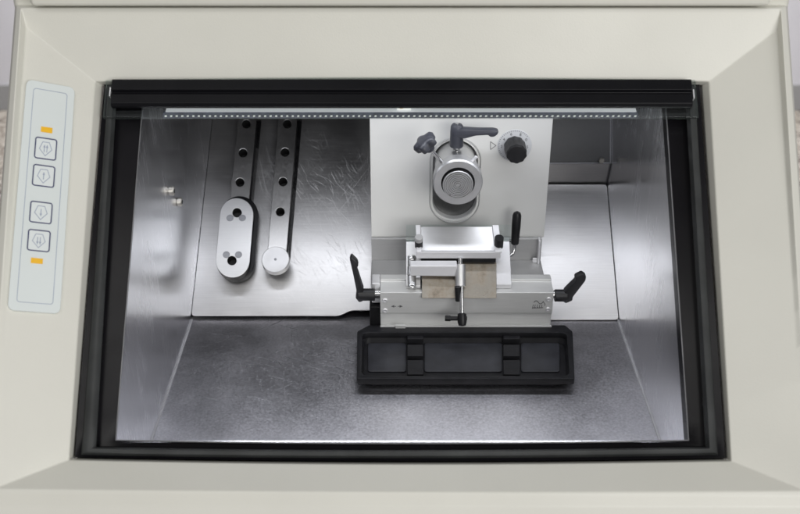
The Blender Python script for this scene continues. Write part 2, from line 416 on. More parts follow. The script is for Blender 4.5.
# right wall follows the bent sheet further back
pk_r = onS(601, 185); sk_r = atY(604.5, 163, pk_r.y - .012); tk_r = atY(603, 100, pk_r.y + .02)
bm = B(); x = .002
poly_prism(bm, [d_tr, d_br, ff_r, fb_r, V((fb_r.x, 1.2, FZ + .22)), V((fb_r.x, 1.2, d_tr.z + .02)), V((d_tr.x, d_tr.y, d_tr.z + .02))], (x, 0, 0))
obj('side_wall', bm, M['steel_wall'], cab, angle=50)
bm = B(); box(bm, fb_l.x - .02, fb_r.x + .02, ff_l.y - .002, 1.02, FZ - .003, FZ); obj('floor_plate', bm, M['steel_floor'], cab)
bm = B(); poly_prism(bm, [d_bl, d_br, V((ff_r.x, ff_r.y, FZ)), V((ff_l.x, ff_l.y, FZ))], (0, -.002, 0)); obj('front_wall', bm, M['steel_wall'], cab)
for pa_, pb2, sx in ((ff_l, fb_l, .0008), (ff_r, fb_r, -.0008)):
    bm = B(); tube(bm, [V((pa_.x + sx, pa_.y, FZ + .0005)), pb2 + V((sx, -.001, .0005))], .0010, 8); obj('corner_bead', bm, M['weld'], cab, angle=80)
# sloped back plates (raised 2 mm, notched at the microtome foot)
bp = [suv(*q) for q in [(195, 317), (339, 317), (351, 311.5), (400, 311.5), (400, 100), (217, 100)]]
bp[0] = (fb_l.x + .0004, bp[0][1]); bp[5] = (pt_l.x + .0004, bp[5][1])
bm = B(); plate(bm, [round_poly(bp, .004)], .002, S0 + SN * .002, SU, SV, SN, .0004); obj('back_plate', bm, M['steel_back'], cab, angle=18, origin=S0)
rp = [suv(*q) for q in [(520, 321), (615, 321), (599.5, 186), (520, 186)]]
rp[1] = (fb_r.x - .0004, rp[1][1]); rp[2] = (fb_r.x - .0004, rp[2][1])
bm = B(); plate(bm, [round_poly(rp, .004)], .002, S0 + SN * .002, SU, SV, SN, .0004); obj('back_plate', bm, M['steel_right'], cab, angle=18, origin=S0 + X * .1)
bm = B(); s_lo = onS(190, 330, -.003); s_hi = onS(190, 60, -.003)
poly_prism(bm, [V((fb_l.x - .02, s_lo.y, s_lo.z)), V((fb_r.x + .06, s_lo.y, s_lo.z)), V((fb_r.x + .06, s_hi.y, s_hi.z)), V((fb_l.x - .02, s_hi.y, s_hi.z))], -SN * .003)
obj('slope_liner', bm, M['black_liner'], cab)
# ledge and dark wall in the far right corner
bm = B(); a0, a1 = onS(520, 185), onS(601, 185); sk_r.x = pk_r.x = tk_r.x = fb_r.x - .001; b0, b1 = atY(520, 163.5, sk_r.y), sk_r; a1.x = fb_r.x - .001
f(a0, a1, b1, b0); obj('ledge', bm, M['steel_right'], cab)
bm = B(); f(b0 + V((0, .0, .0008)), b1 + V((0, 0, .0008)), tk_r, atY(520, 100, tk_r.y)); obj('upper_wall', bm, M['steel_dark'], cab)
bm = B(); tube(bm, [b0, b1], .0011, 8); tube(bm, [b1, tk_r], .0008, 8); tube(bm, [b1, a1], .0008, 8); obj('wall_seam', bm, M['steel_bead'], cab, angle=80)
bm = B(); q = atY(602, 160, sk_r.y - .003); lathe(bm, q, (-.3, -1, .2), [(0, .003), (.004, .003), (.005, .002)], 16); obj('screw', bm, M['brass'], cab)
# roof of the chamber
bm = B(); rt = d_tl.z + .016
box(bm, d_tl.x - .02, d_tr.x + .02, d_tl.y - .004, 1.34, rt, rt + .004); obj('chamber_roof', bm, M['black_liner'], cab)
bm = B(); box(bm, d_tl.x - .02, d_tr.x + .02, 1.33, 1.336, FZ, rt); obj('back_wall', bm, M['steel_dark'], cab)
# two screws on the left wall
for (px, py) in ((167, 191), (175, 202)):
    n = (d_bl - d_tl).cross(fb_l - d_tl).normalized()
    if n.x < 0: n = -n
    q = atP(px, py, d_tl, n); a = X
    bm = B(); lathe(bm, q, a, [(-.001, .0046), (.0015, .0046), (.0015, .0032), (.0028, .0032), (.0028, .0043), (.0062, .0043), (.007, .0036)], 24)
    cyl(bm, q + a * .0068, q + a * .0073, .0022, n=6, mi=1)
    obj('bolt', bm, [M['brass'], M['hole']], cab, angle=30)

# light strip under the top edge
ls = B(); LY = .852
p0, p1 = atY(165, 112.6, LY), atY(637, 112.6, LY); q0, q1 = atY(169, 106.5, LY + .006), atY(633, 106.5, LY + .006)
poly_prism(ls, [p0, p1, q1, q0], (0, .012, .004)); strip = obj('light_strip', ls, M['alu_glow'], cab, bevel=.0006)
bm = B(); e0, e1 = atY(163, 118.3, LY + .006), atY(638, 118.3, LY + .006); g0, g1 = atY(163, 113, LY + .003), atY(638, 113, LY + .003)
poly_prism(bm, [e0, e1, g1, g0], (0, .002, .001))
N_LED = 86
for k in range(N_LED):
    t = (k + .5) / N_LED; c = e0.lerp(e1, t).lerp(g0.lerp(g1, t), .45); w = .0009
    u = (g0 - e0).normalized(); fwd = V((0, -.0007, 0))
    poly_prism(bm, [c + X * w + u * w + fwd, c - X * w + u * w + fwd, c - X * w - u * w + fwd, c + X * w - u * w + fwd], (0, .0008, 0), 1)
obj('led_row', bm, [M['pcb'], M['led']], strip)
bm = B(); a = atY(397, 110.3, LY - .002); b = atY(411, 110.3, LY - .002); h = atY(397, 105, LY - .002) - a
poly_prism(bm, [a, b, b + h, a + h], (0, .001, 0)); w = (b - a) * .22
poly_prism(bm, [a + w * .9 + h * .35 - Y_ * .0004, a + w * 2 + h * .35 - Y_ * .0004, a + w * 2 + h * .95 - Y_ * .0004, a + w * .9 + h * .95 - Y_ * .0004], (0, .0003, 0), 1)
obj('sticker', bm, [M['sticker'], M['yellow']], strip)

# ------------------------------------------------------------------ keypad on the left rim
KP = [L1b[0], L1b[3], L2[3]]
kn = (KP[1] - KP[0]).cross(KP[2] - KP[0]).normalized()
if kn.z < 0: kn = -kn
QC = [(26.5, 79.5), (75, 88), (60, 314), (7.5, 310)]
def kp(u, v, r=0.0):
    tl, tr, br, bl = QC
    ax, ay = tl[0] + (tr[0] - tl[0]) * u, tl[1] + (tr[1] - tl[1]) * u; bx, by = bl[0] + (br[0] - bl[0]) * u, bl[1] + (br[1] - bl[1]) * u
    return atP(ax + (bx - ax) * v, ay + (by - ay) * v, KP[0] + kn * .0012, kn) + kn * r
kw = (kp(1, .5) - kp(0, .5)).length; kh = (kp(.5, 1) - kp(.5, 0)).length
def kshape(bm, pts, r0, r1, mi=0):        # pts in keypad mm fractions
    poly_prism(bm, [kp(u, v, r0) for u, v in pts], kn * (r1 - r0), mi)
def kr(u0, u1, v0, v1, r):
    return [(x / kw, y / kh) for x, y in rrect(u0 * kw, u1 * kw, v0 * kh, v1 * kh, r, 6)]
def kring(bm, u0, u1, v0, v1, r, t, z0, z1, mi):
    out = kr(u0, u1, v0, v1, r); inn = kr(u0 + t / kw, u1 - t / kw, v0 + t / kh, v1 - t / kh, max(r - t, .0003)); n = len(out)
    loft(bm, [[kp(u, v, z0) for u, v in out], [kp(u, v, z1) for u, v in out], [kp(u, v, z1) for u, v in inn], [kp(u, v, z0) for u, v in inn]], mis=[mi] * 3)
bm = B(); kshape(bm, kr(0, 1, 0, 1, .005), -.004, .001); kpad = obj('control_panel', bm, M['cream_plate'], cab, bevel=.0004, seg=2)
bm = B(); kring(bm, .155, .855, .032, .963, .0025, .00045, .0009, .00115, 0); obj('outline', bm, M['ink_line'], kpad)
def kstroke(bm, path, t, z0, z1, mi, closed=False):
    n = len(path); rng = range(n if closed else n - 1)
    for i in rng:
        a = V((path[i][0] * kw, path[i][1] * kh)); b = V((path[(i + 1) % n][0] * kw, path[(i + 1) % n][1] * kh))
        d = (b - a).normalized(); s = V((-d.y, d.x)) * t / 2; a = a - d * t * .35; b = b + d * t * .35
        kshape(bm, [((p.x) / kw, (p.y) / kh) for p in (a + s, b + s, b - s, a - s)], z0, z1, mi)
for (v, arrows, up) in ((.288, 2, True), (.407, 1, True), (.567, 1, False), (.69, 2, False)):
    bm = B(); hu, hv = .222, .047; cu_ = .493
    kshape(bm, kr(cu_ - hu, cu_ + hu, v - hv, v + hv, .0022), .0008, .0016, 0)
    kring(bm, cu_ - hu, cu_ + hu, v - hv, v + hv, .0022, .0009, .0014, .00185, 1)
    HX, HY = hu * kw, hv * kh
    P = lambda a, b: (cu_ + a / kw, v + b / kh)
    kstroke(bm, [P(-.30 * HX, -.60 * HY), P(.30 * HX, -.60 * HY), P(.56 * HX, .05 * HY), P(.0, .66 * HY), P(-.56 * HX, .05 * HY)], .0005, .0015, .0018, 2, True)
    for s in ((-.12 * HX, .12 * HX) if arrows == 2 else (0,)):
        y0, y1 = (-.30 * HY, .30 * HY) if up else (.30 * HY, -.30 * HY)
        kstroke(bm, [P(s, y0), P(s, y1)], .0006, .0015, .0018, 2)
        h = .2 * HY if up else -.2 * HY
        kshape(bm, [P(s - .10 * HX, y0 + h), P(s + .10 * HX, y0 + h), P(s, y0 - h * .3)], .0015, .0019, 2)
    obj('button', bm, [M['button_face'], M['ink_blue'], M['ink_line']], kpad)
for v in (.205, .778):
    bm = B(); kshape(bm, [(.37, v - .0115), (.60, v - .0115), (.60, v + .0115), (.37, v + .0115)], .0008, .0015); obj('indicator', bm, M['yellow'], kpad)

# ------------------------------------------------------------------ sliding window
win = thing('sliding_window', 'clear sliding glass pane with black pull bar pushed up under the cabinet top', 'window', onO(400, 119, .0135))
wr = .0145
c = [onO(104, 119.2, wr), onO(697.5, 119.2, wr), onO(700, 70, wr), onO(102, 70, wr)]
c[2] = c[1] + ODIR * .05; c[3] = c[0] + ODIR * .05
bm = B(); poly_prism(bm, c, ON * .004); obj('glass_pane', bm, M['glass'], win, bevel=.0006)
bm = B(); a, b = onO(113.5, 110.6, wr), onO(690, 110.6, wr)
prof = [(0, .0045), (0, .0085), (.0022, .0105), (.0105, .0105), (.0118, .0085), (.0128, .0085), (.014, .0115), (.0235, .0115), (.0235, .0045)]
poly_prism(bm, [a + ODIR * s + ON * (h) for s, h in prof], b - a)
obj('pull_bar', bm, M['bar_black'], win, bevel=.0006)
bm = B(); e = onO(690.4, 103, wr); poly_prism(bm, [e + ON * .005, e + ON * .010, e + ON * .010 + ODIR * .008, e + ON * .005 + ODIR * .008], X * .001)
e = onO(112.3, 101, wr); poly_prism(bm, [e + ON * .005, e + ON * .010, e + ON * .010 + ODIR * .008, e + ON * .005 + ODIR * .008], X * .0008)
obj('end_cap', bm, M['alu_bright'], win)

# ------------------------------------------------------------------ freezing rails on the slope
def on_slope(bm, loops_px, r0, r1, bev, mi=0):
    loops = [[suv(px, py, r1) for px, py in lp] for lp in loops_px]
    plate(bm, loops, r1 - r0, S0 + SN * r0, SU, SV, SN, bev, mi)
def bore(bm, px, py, r_px, r0, r1, mi):
    p = onS(px, py, r1); u = unit_at(p); p = S0 + SU * (p - S0).dot(SU) + SV * (p - S0).dot(SV)
    cyl(bm, p + SN * r0, p + SN * (r0 + .0004), r_px * u, n=28, mi=mi)
RT = .017
def dark_sides(o):
    for p_ in o.data.polygons:
        if abs(p_.normal.dot(SN)) < .35: p_.material_index = 1
    return o
def rail(label, c_top, c_bot, rpx, holes):
    t = thing('freezing_rail', label, 'freezing rail', onS(*c_bot), 'perforated metal bars on the sloped back plate')
    bm = B(); on_slope(bm, [stadium(c_bot, rpx, c_top, rpx)] + [circ(x, y, 4.3) for x, y in holes], .0042, RT, .0005)
    dark_sides(obj('bar', bm, [M['alu_rail'], M['bar_black']], t, angle=18))
    for x, y in holes:
        bm = B(); p = onS(x, y, RT); r = 4.6 * unit_at(p); p = S0 + SU * (p - S0).dot(SU) + SV * (p - S0).dot(SV)
        lathe(bm, p + SN * .0041, SN, [(0, r), (RT - .0058, r), (RT - .0058, r * .94), (0.0002, r * .9), (.0002, 0)], 28, cap=False)
        obj('hole', bm, M['hole'], t)
    bm = B(); on_slope(bm, [stadium((c_bot[0] + 4.2, c_bot[1] + 3), rpx + .4, (c_top[0] + 5.2, c_top[1]), rpx)], .0024, .0040, .0002); obj('backing_strip', bm, M['rubber'], t)
    return t
rail('perforated metal bar under the oval plate, left of the two bars on the back plate', (247, 122), (234, 258), 9.3, [(246.3, 124), (243, 153), (240, 182.3)])
rail('perforated metal bar ending in a plain round disc, right of the two bars', (287.5, 122), (276.5, 258), 9.3, [(287.2, 124), (285, 152.3), (283, 181.7), (280.3, 211.7)])
# oval plate
PT = .027
ov = thing('oval_plate', 'pale oval metal plate with two holes and four grey dots on the left bar', 'metal plate', onS(234, 270, RT))
ohl = [(237, 212.5), (231.9, 260.5)]
bm = B(); on_slope(bm, [stadium((232.6, 260.3), 17, (236.7, 214.6), 16.7)] + [circ(x, y, 4.6) for x, y in ohl], RT + .0005, PT, .0005); dark_sides(obj('plate', bm, [M['alu'], M['bar_black']], ov, angle=18))
bm = B(); on_slope(bm, [stadium((236.2, 260.8), 18.2, (239.6, 214.6), 18.6)], RT - .009, RT + .0004, .0004)
sh = obj('base', bm, M['rubber'], ov, angle=30)
for x, y in ohl:
    p = onS(x, y, PT); r = 4.9 * unit_at(p); p = S0 + SU * (p - S0).dot(SU) + SV * (p - S0).dot(SV)
    bm = B(); lathe(bm, p + SN * (RT + .0006), SN, [(0, r), (PT - RT - .0022, r), (PT - RT - .0022, r * .94), (.0002, r * .9), (.0002, 0)], 28, cap=False); obj('hole', bm, M['hole'], ov)
for x, y in ((230, 218), (242.4, 218), (226.3, 254.7), (238.5, 254.7)):
    p = onS(x, y, PT); r = 3.6 * unit_at(p)
    bm = B(); lathe(bm, p - SN * .0005, SN, [(0, r), (.0008, r), (.0008, r * .82), (.00075, r * .8), (.00075, 0)], 24, cap=False); obj('plug', bm, M['dot_grey'], ov, angle=20)
# end disc
dc = thing('round_disc', 'plain pale round metal disc on the lower end of the right bar', 'metal disc', onS(276, 268, RT))
p = onS(275.4, 259.3, .026); r = 14 * unit_at(p); pb = p - SN * (.026 - RT - .0003)
bm = B(); lathe(bm, pb, SN, [(0, r - .0006), (.0005, r), (.0080, r), (.0087, r - .0006)], 48); obj('disc_body', bm, M['alu_face'], dc, angle=30)
bm = B(); lathe(bm, p, SN, [(-.0005, r * .10), (.0002, r * .10), (.0002, 0)], 20, cap=False); obj('centre_mark', bm, M['dot_grey'], dc)

# ------------------------------------------------------------------ microtome cover with slot and dial
CY = .970
mt = thing('microtome', 'off-white microtome cover plate with tall rounded slot and a black dial', 'microtome', (atY(458, 237, CY).x, CY, atY(458, 275, .95).z))
def cxz(px, py, Y=CY):
    p = atY(px, py, Y); return (p.x, p.z)
ax0 = cxz(457.5, 183, .915)
AX = V((ax0[0] + .0005, 0, ax0[1])); hz = AX.z
cov = [(cxz(370.6, 180)[0], atY(400, 237, CY).z), (cxz(544, 237)[0], atY(400, 237, CY).z), (cxz(544, 237)[0], hz + .115), (cxz(370.6, 180)[0], hz + .115)]
u = unit_at(atY(457, 190, CY)); slot_r = .0272
sl_c0 = (atY(454.5, 200, CY).x, atY(454.5, 224, CY).z + slot_r); sl_c1 = (AX.x, hz - .001)
slot = stadium(sl_c0, slot_r, sl_c1, slot_r)
slot_in = stadium(sl_c0, slot_r - .0042, sl_c1, slot_r - .0042)
XZ = lambda Y: (V((0, Y, 0)), X, Z_, V((0, -1, 0)))
bm = B(); plate(bm, [cov, slot_in], .004, *XZ(CY + .004), .0005); obj('cover_plate', bm, M['white_cover'], mt, angle=18)
bm = B(); zc0, zc1 = cov[0][1], cov[2][1]
box(bm, cov[0][0] + .001, cov[1][0] - .001, CY + .0045, CY + .03, zc1 - .06, zc1)
box(bm, cov[0][0] + .001, cov[0][0] + .004, CY + .0045, 1.22, zc0, zc1 - .0605); box(bm, cov[1][0] - .004, cov[1][0] - .001, CY + .0045, 1.22, zc0, zc1 - .0605)
obj('cover_side', bm, M['white_cover'], mt)
bm = B(); a = stadium(sl_c0, slot_r, sl_c1, slot_r, 28); b = stadium(sl_c0, slot_r - .0016, sl_c1, slot_r - .0016, 28); c_ = stadium(sl_c0, slot_r - .0048, sl_c1, slot_r - .0048, 28)
loft(bm, [[V((x, CY + .001, z)) for x, z in a], [V((x, CY - .0012, z)) for x, z in b], [V((x, CY + .006, z)) for x, z in c_], [V((x, CY + .012, z)) for x, z in c_]])
obj('slot_rim', bm, M['rim'], mt, angle=80)
bm = B(); plate(bm, [stadium(sl_c0, slot_r - .0049, sl_c1, slot_r - .0049)], .002, *XZ(CY + .012)); obj('slot_plate', bm, M['slot'], mt)
# dial
dc3 = atY(514.5, 145.5, CY); ur = unit_at(dc3)
bm = B(); lathe(bm, dc3 + Y_ * .0004, (0, -1, 0), [(0, 17.3 * ur), (.0009, 17.2 * ur), (.0011, 16.6 * ur)], 56)
for k in range(40):
    t = R(40 + k * 7.2); d = V((math.cos(t), 0, math.sin(t))); s = V((-d.z, 0, d.x)) * .00025
    r0, r1 = 15.2 * ur, 16.5 * ur; q = dc3 - Y_ * .0007
    poly_prism(bm, [q + d * r0 + s, q + d * r1 + s, q + d * r1 - s, q + d * r0 - s], (0, -.00015, 0), 1)
for dg_, ang in (('2', 184), ('4', 148), ('6', 108), ('8', 66), ('0', 30), ('5', -6)):
    t = R(ang); q = dc3 + V((math.cos(t), 0, math.sin(t))) * 13.0 * ur - Y_ * .0008
    text_mesh(bm, dg_, .0042, q, X, Z_, V((0, -1, 0)), .0001, 1)
dl = obj('dial_scale', bm, [M['dial'], M['mark']], mt, angle=30)
kx = atY(514.5, 145.5, CY); kb = kx - Y_ * .0012
bm = B(); n = 40; prof = [(0, 10.6), (.001, 10.9), (.013, 10.6), (.0205, 10.3), (.022, 9.3), (.0222, 8.0)]
rings = []
for h, r in prof:
    rings.append([kb - Y_ * h + V((math.cos(2 * math.pi * k / n), 0, math.sin(2 * math.pi * k / n))) * (r * ur * (1 - (.045 if (k % 4 in (0, 1)) and r > 9 else 0))) for k in range(n)])
vr = loft(bm, rings); bm.faces.new(vr[-1]); bm.faces.new(vr[0])
obj('dial_knob', bm, M['black'], mt, bevel=.0003, angle=50)
bm = B(); tri = [cxz(490.5, 141.5), cxz(490.5, 149.5), cxz(496, 145.5)]
for i in range(3):
    a, b = V(tri[i]), V(tri[(i + 1) % 3]); d = (b - a).normalized(); s = V((-d.y, d.x)) * .00028
    poly_prism(bm, [V((p.x, CY - .0001, p.y)) for p in (a + s, b + s, b - s, a - s)], (0, -.00015 - .00002 * i, 0))
obj('pointer_mark', bm, M['mark'], mt)
# foot of the microtome between cover and blade holder
zs = atY(450, 275, .932).z
bm = B(); x0, x1 = atY(371.5, 258, .962).x, atY(541, 258, .962).x
box(bm, x0, x1, .927, .9640, FZ + .002, zs); obj('slide_base', bm, M['alu_slide'], mt, bevel=.0006)
bm = B(); box(bm, x0, x1, .9642, .969, zs - .01, atY(450, 238, .966).z); obj('skirt_plate', bm, M['alu_slide'], mt, bevel=.0006)
bm = B(); a = atY(533, 272, .955); b = atY(541, 241, .955); box(bm, b.x - .0022, b.x, .955, .9635, zs + .0003, b.z); box(bm, a.x - .001, b.x - .0024, .957, .9585, zs + .0003, zs + .006); obj('stop_bracket', bm, M['alu_bright'], mt, bevel=.0004)

# ------------------------------------------------------------------ specimen head
hd = thing('specimen_chuck', 'round aluminium specimen chuck with clamp lever standing out of the slot', 'specimen chuck', (AX.x, .945, AX.z))
RB = .0212; NY = V((0, -1, 0))
def hp(Y, dx=0, dz=0): return V((AX.x + dx, Y, AX.z + dz))
bm = B(); lathe(bm, hp(.978), NY, [(0, .0205), (.02, .0205), (.0205, .0212), (.035, .0212), (.035, .0200), (.036, .0200), (.036, .0222), (.046, .0222)], 64); obj('barrel', bm, M['alu_head'], hd, angle=30)
bm = B(); lathe(bm, hp(.9315), NY, [(0, .0222), (.002, .0240), (.0145, .0243), (.0165, .0230), (.0165, .0165), (.012, .0162)], 64, cap=False); obj('collar', bm, M['alu_face'], hd, angle=30)
bm = B(); lathe(bm, hp(.9185, 0, -.0022), NY, [(0, .0163), (.0028, .0163), (.0031, .0158), (.0028, .0153), (.001, .0153)], 64, cap=False); obj('collar_ring', bm, M['rubber'], hd, angle=30)
# clamp lever on top
lb = hp(.948, -.0006, .0205)
bm = B(); cyl(bm, lb - Z_ * .003, lb + Z_ * .0045, .0038); lv = obj('lever_stud', bm, M['chrome'], hd)
bm = B(); hb = lb + Z_ * .004
lathe(bm, hb, Z_, [(0, .0062), (.001, .0068), (.016, .0066), (.0215, .0062), (.0235, .0048), (.0238, 0.002)], 32)
hdl = [(-.004, .0145), (.000, .0205), (.006, .0215), (.022, .0205), (.036, .0205), (.0405, .019), (.0400, .0155), (.0365, .0125), (.0325, .0125), (.0305, .0145), (.018, .0138), (.007, .0105)]
plate(bm, [round_poly(hdl, .002)], .008, hb + V((0, .001, 0)), X, Z_, NY, .0015)
bm2 = B(); cyl(bm2, hb + Z_ * .0235, hb + Z_ * .0248, .0022, n=20)
cl = obj('clamp_lever', bm, M['lever'], hd, angle=40); obj('lever_screw', bm2, M['chrome'], cl)
# star knob
s0 = hp(.925, -.0145, .0165); dirk = V((-.60, -.16, .78)).normalized()
bm = B(); cyl(bm, s0 - dirk * .003, s0 + dirk * .0235, .0019, n=20); shf = obj('knob_shaft', bm, M['chrome'], hd)
bm = B(); kb2 = s0 + dirk * .020; lathe(bm, kb2, dirk, [(0, .0042), (.002, .0055), (.006, .0055)], 28)
a, u_, w_ = basis(dirk); rings = []
for h, r in ((.0045, .0075), (.006, .0105), (.011, .0112), (.0135, .0098), (.0145, .006)):
    rings.append([kb2 + a * h + (u_ * math.cos(t) + w_ * math.sin(t)) * r * (1 + .15 * math.cos(5 * t)) for t in [2 * math.pi * k / 60 for k in range(60)]])
vr = loft(bm, rings); bm.faces.new(vr[-1]); bm.faces.new(vr[0])
obj('star_knob', bm, M['lever'], hd, angle=50)
bm = B(); dp = V((.62, -.05, .78)).normalized(); s1 = hp(.925, .0120, .0165); cyl(bm, s1, s1 + dp * .0095, .0017, n=18); obj('set_pin', bm, M['alu_bright'], hd)
sd = thing('specimen_disc', 'small grooved specimen disc clamped in the middle of the round chuck', 'specimen disc', hp(.9130, 0, -.017))
bm = B(); rr = .0151; prof = [(0, rr), (.0095, rr), (.0102, rr - .0006)]; r = rr - .0012
while r > .0012:
    prof += [(.0102, r), (.0088, r - .0003), (.0088, r - .0007), (.0102, r - .0010)]; r -= .00185
prof += [(.0102, .0)]
lathe(bm, hp(.9248, 0, -.0022), NY, prof, 64, cap=False); obj('grooved_face', bm, M['alu_face'], sd, angle=20)
bm = B(); q = hp(.9248 - .0102, -.0075, -.0127); cyl(bm, q, q + NY * .0003, .0007, n=14); obj('mark_dot', bm, M['mark'], sd)

# ------------------------------------------------------------------ blade holder
bh = thing('blade_holder', 'grey aluminium blade holder with two black clamp levers in front of the microtome', 'blade holder', (atY(466, 331, .9).x, .905, FZ + .003))
def zY(py, Y): return atY(466, py, Y).z
prof = [(.888, zY(331, .888)), (.8885, zY(325.7, .8885)), (.897, zY(324.5, .897)), (.897, zY(313.5, .897)), (.893, zY(313, .893)), (.893, zY(292.6, .893)), (.9146, zY(292.6, .893) + .0003), (.9146, zY(279.2, .9146)), (.9245, zY(279.2, .9146)), (.9245, zY(331, .888))]
xa, xb = atY(380.2, 300, .893).x, atY(553.3, 300, .893).x
bm = B(); poly_prism(bm, [(xa, y, z) for y, z in prof], (xb - xa, 0, 0)); blk = obj('base_block', bm, M['alu_block'], bh, bevel=.0005)
bm = B(); za = zY(329.8, .886); zb = zY(325.4, .886); box(bm, atY(395.5, 328, .886).x, atY(405.5, 328, .886).x, .8862, .8879, za, zb); obj('locating_tab', bm, M['alu_block'], bh, bevel=.0003)
for (px, py) in ((385, 300.6), (385, 310.6), (548.6, 299.3), (547.8, 309.3)):
    q = atY(px, py, .893); bm = B(); lathe(bm, q + Y_ * .001, NY, [(0, .0026), (.0018, .0026), (.0023, .002), (.0023, .0012), (.0016, .0010), (.0016, 0)], 24, cap=False); obj('screw', bm, M['alu_bright'], bh)
bm = B(); YF = .8929
def stroke2(bm, pts, t, Y, dy=.00015):
    for i, (a, b) in enumerate(zip(pts[:-1], pts[1:])):
        a, b = V(a), V(b); d = (b - a).normalized(); s = V((-d.y, d.x)) * t / 2
        poly_prism(bm, [V((p.x, Y, p.y)) for p in (a - d * t * .3 + s, b + d * t * .3 + s, b + d * t * .3 - s, a - d * t * .3 - s)], (0, -dy - .00001 * (i % 3), 0))
for pts in ([(392.5, 306.3), (396, 306.3)], [(397.8, 306.3), (401.5, 306.3)]): stroke2(bm, [cxz(*p, YF) for p in pts], .0006, YF)
for tri in ([(391, 306.3), (394.2, 305.1), (394.2, 307.5)], [(402.8, 306.3), (399.6, 305.1), (399.6, 307.5)]):
    poly_prism(bm, [V((*[cxz(*p, YF)[0]], YF, cxz(*p, YF)[1])) for p in tri], (0, -.0002, 0))
obj('arrow_mark', bm, M['mark'], bh)
bm = B()
arc = [cxz(534 + 9.5 * t, 302.3 - 1.6 * math.sin(t * math.pi * 2.2), YF) for t in [k / 10 for k in range(11)]]; stroke2(bm, arc, .0007, YF)
arc = [cxz(543.5 + 1.5 * math.sin(t * 2.4), 302.3 + 3.2 * t, YF) for t in [k / 6 for k in range(7)]]; stroke2(bm, arc, .0006, YF)
for sx in (532.3, 534.3, 536.6, 538.8, 541): stroke2(bm, [cxz(sx + 1.0, 304.6 + (sx % 2) * .3, YF), cxz(sx + .2, 308, YF), cxz(sx + 1.5, 307.3, YF)], .00055, YF)
stroke2(bm, [cxz(532, 308.3, YF), cxz(543, 307.8, YF)], .0004, YF)
obj('maker_mark', bm, M['mark'], bh)
# left spacer, box, levers
bm = B(); Yl = .905
a = atY(371.5, 275.5, Yl); b = atY(380, 303, Yl); box(bm, a.x, xa - .0003, Yl, .924, b.z, zY(276, .92)); obj('end_spacer', bm, M['alu_bright'], bh, bevel=.0008)
bm = B(); a = atY(369.5, 307, .9); b = atY(379.5, 325, .9); box(bm, a.x, xa - .0003, .9, .922, FZ + .001, a.z); obj('end_stop', bm, M['black'], bh, bevel=.0006)
def lever_poly(pts, s, ox, oy, Y): return [cxz(ox + x / s, oy + y / s, Y) for x, y in pts]
Yv = .898
lp_ = lever_poly([(28, 45), (40, 28), (75, 62), (82, 88), (70, 100), (112, 228), (112, 238), (112, 300), (85, 308), (64, 282), (70, 240), (50, 140)], 6.05, 345, 250, Yv)
bm = B(); plate(bm, [round_poly(lp_, .0015)], .009, *XZ(Yv + .005), .0016)
h = atY(367, 294.6, Yv); cyl(bm, (atY(358, 294, Yv).x, Yv, h.z), (atY(375, 294, Yv).x, Yv, h.z), .0063); obj('clamp_lever', bm, M['lever_black'], bh, angle=40)
bm = B(); cyl(bm, (atY(374.5, 294, Yv).x, Yv + .001, h.z), (xa + .001, Yv + .001, h.z), .0042); obj('lever_collar', bm, M['chrome'], bh)
rp_ = lever_poly([(470, 182), (550, 105), (548, 78), (600, 52), (630, 72), (625, 105), (532, 225), (530, 250), (482, 270), (462, 262)], 7.34, 500, 265, Yv)
bm = B(); plate(bm, [round_poly(rp_, .0015)], .009, *XZ(Yv + .005), .0016)
h = atY(560, 295.5, Yv); cyl(bm, (atY(554.6, 295, Yv).x, Yv, h.z), (atY(567, 295, Yv).x, Yv, h.z), .0063); 
obj('clamp_lever', bm, M['lever_black'], bh, angle=40)
bm = B(); cyl(bm, (xb - .001, Yv + .002, h.z), (atY(555, 295, Yv).x, Yv + .002, h.z), .0042); obj('lever_collar', bm, M['chrome'], bh)
# side supports (profile in the depth plane)
ztop = zY(292.6, .893) + .0004
def support(x0, x1, py_top, py_knee, py_bot):
    pr = [(.9, ztop), (.9, zY(py_knee, .9)), (.940, zY(py_top, .940)), (.945, zY(py_top, .940)), (.945, ztop)]
    bm = B(); poly_prism(bm, [(x0, y, z) for y, z in pr], (x1 - x0, 0, 0)); return bm
obj('side_support', support(atY(406, 270, .92).x, atY(420.5, 270, .92).x, 239.5, 286, 293), M['alu'], bh, bevel=.0006)
obj('side_support', support(atY(495, 270, .92).x, atY(510, 270, .92).x, 239.5, 284.5, 293), M['alu_white'], bh, bevel=.0006)
# steel blade plate
q = [atY(422, 298, .8885), atY(496.5, 298, .8885), atY(496.5, 262, .917), atY(422, 262, .917)]
nrm = (q[1] - q[0]).cross(q[3] - q[0]).normalized(); nrm = nrm if nrm.z < 0 else -nrm
bm = B(); poly_prism(bm, q, nrm * .0015); obj('blade_plate', bm, M['stain_plate'], bh, bevel=.0003)
bm = B(); box(bm, q[0].x + .001, q[1].x - .001, .9185, .930, ztop, zY(262, .9185) - .001); obj('plate_backing', bm, M['black'], bh)
bm = B(); a = atY(421, 263.5, .9125); b = atY(496, 259, .9125); box(bm, a.x, b.x, .9125, .9165, a.z + .001, b.z); obj('shadow_bar', bm, M['black'], bh, bevel=.0005)
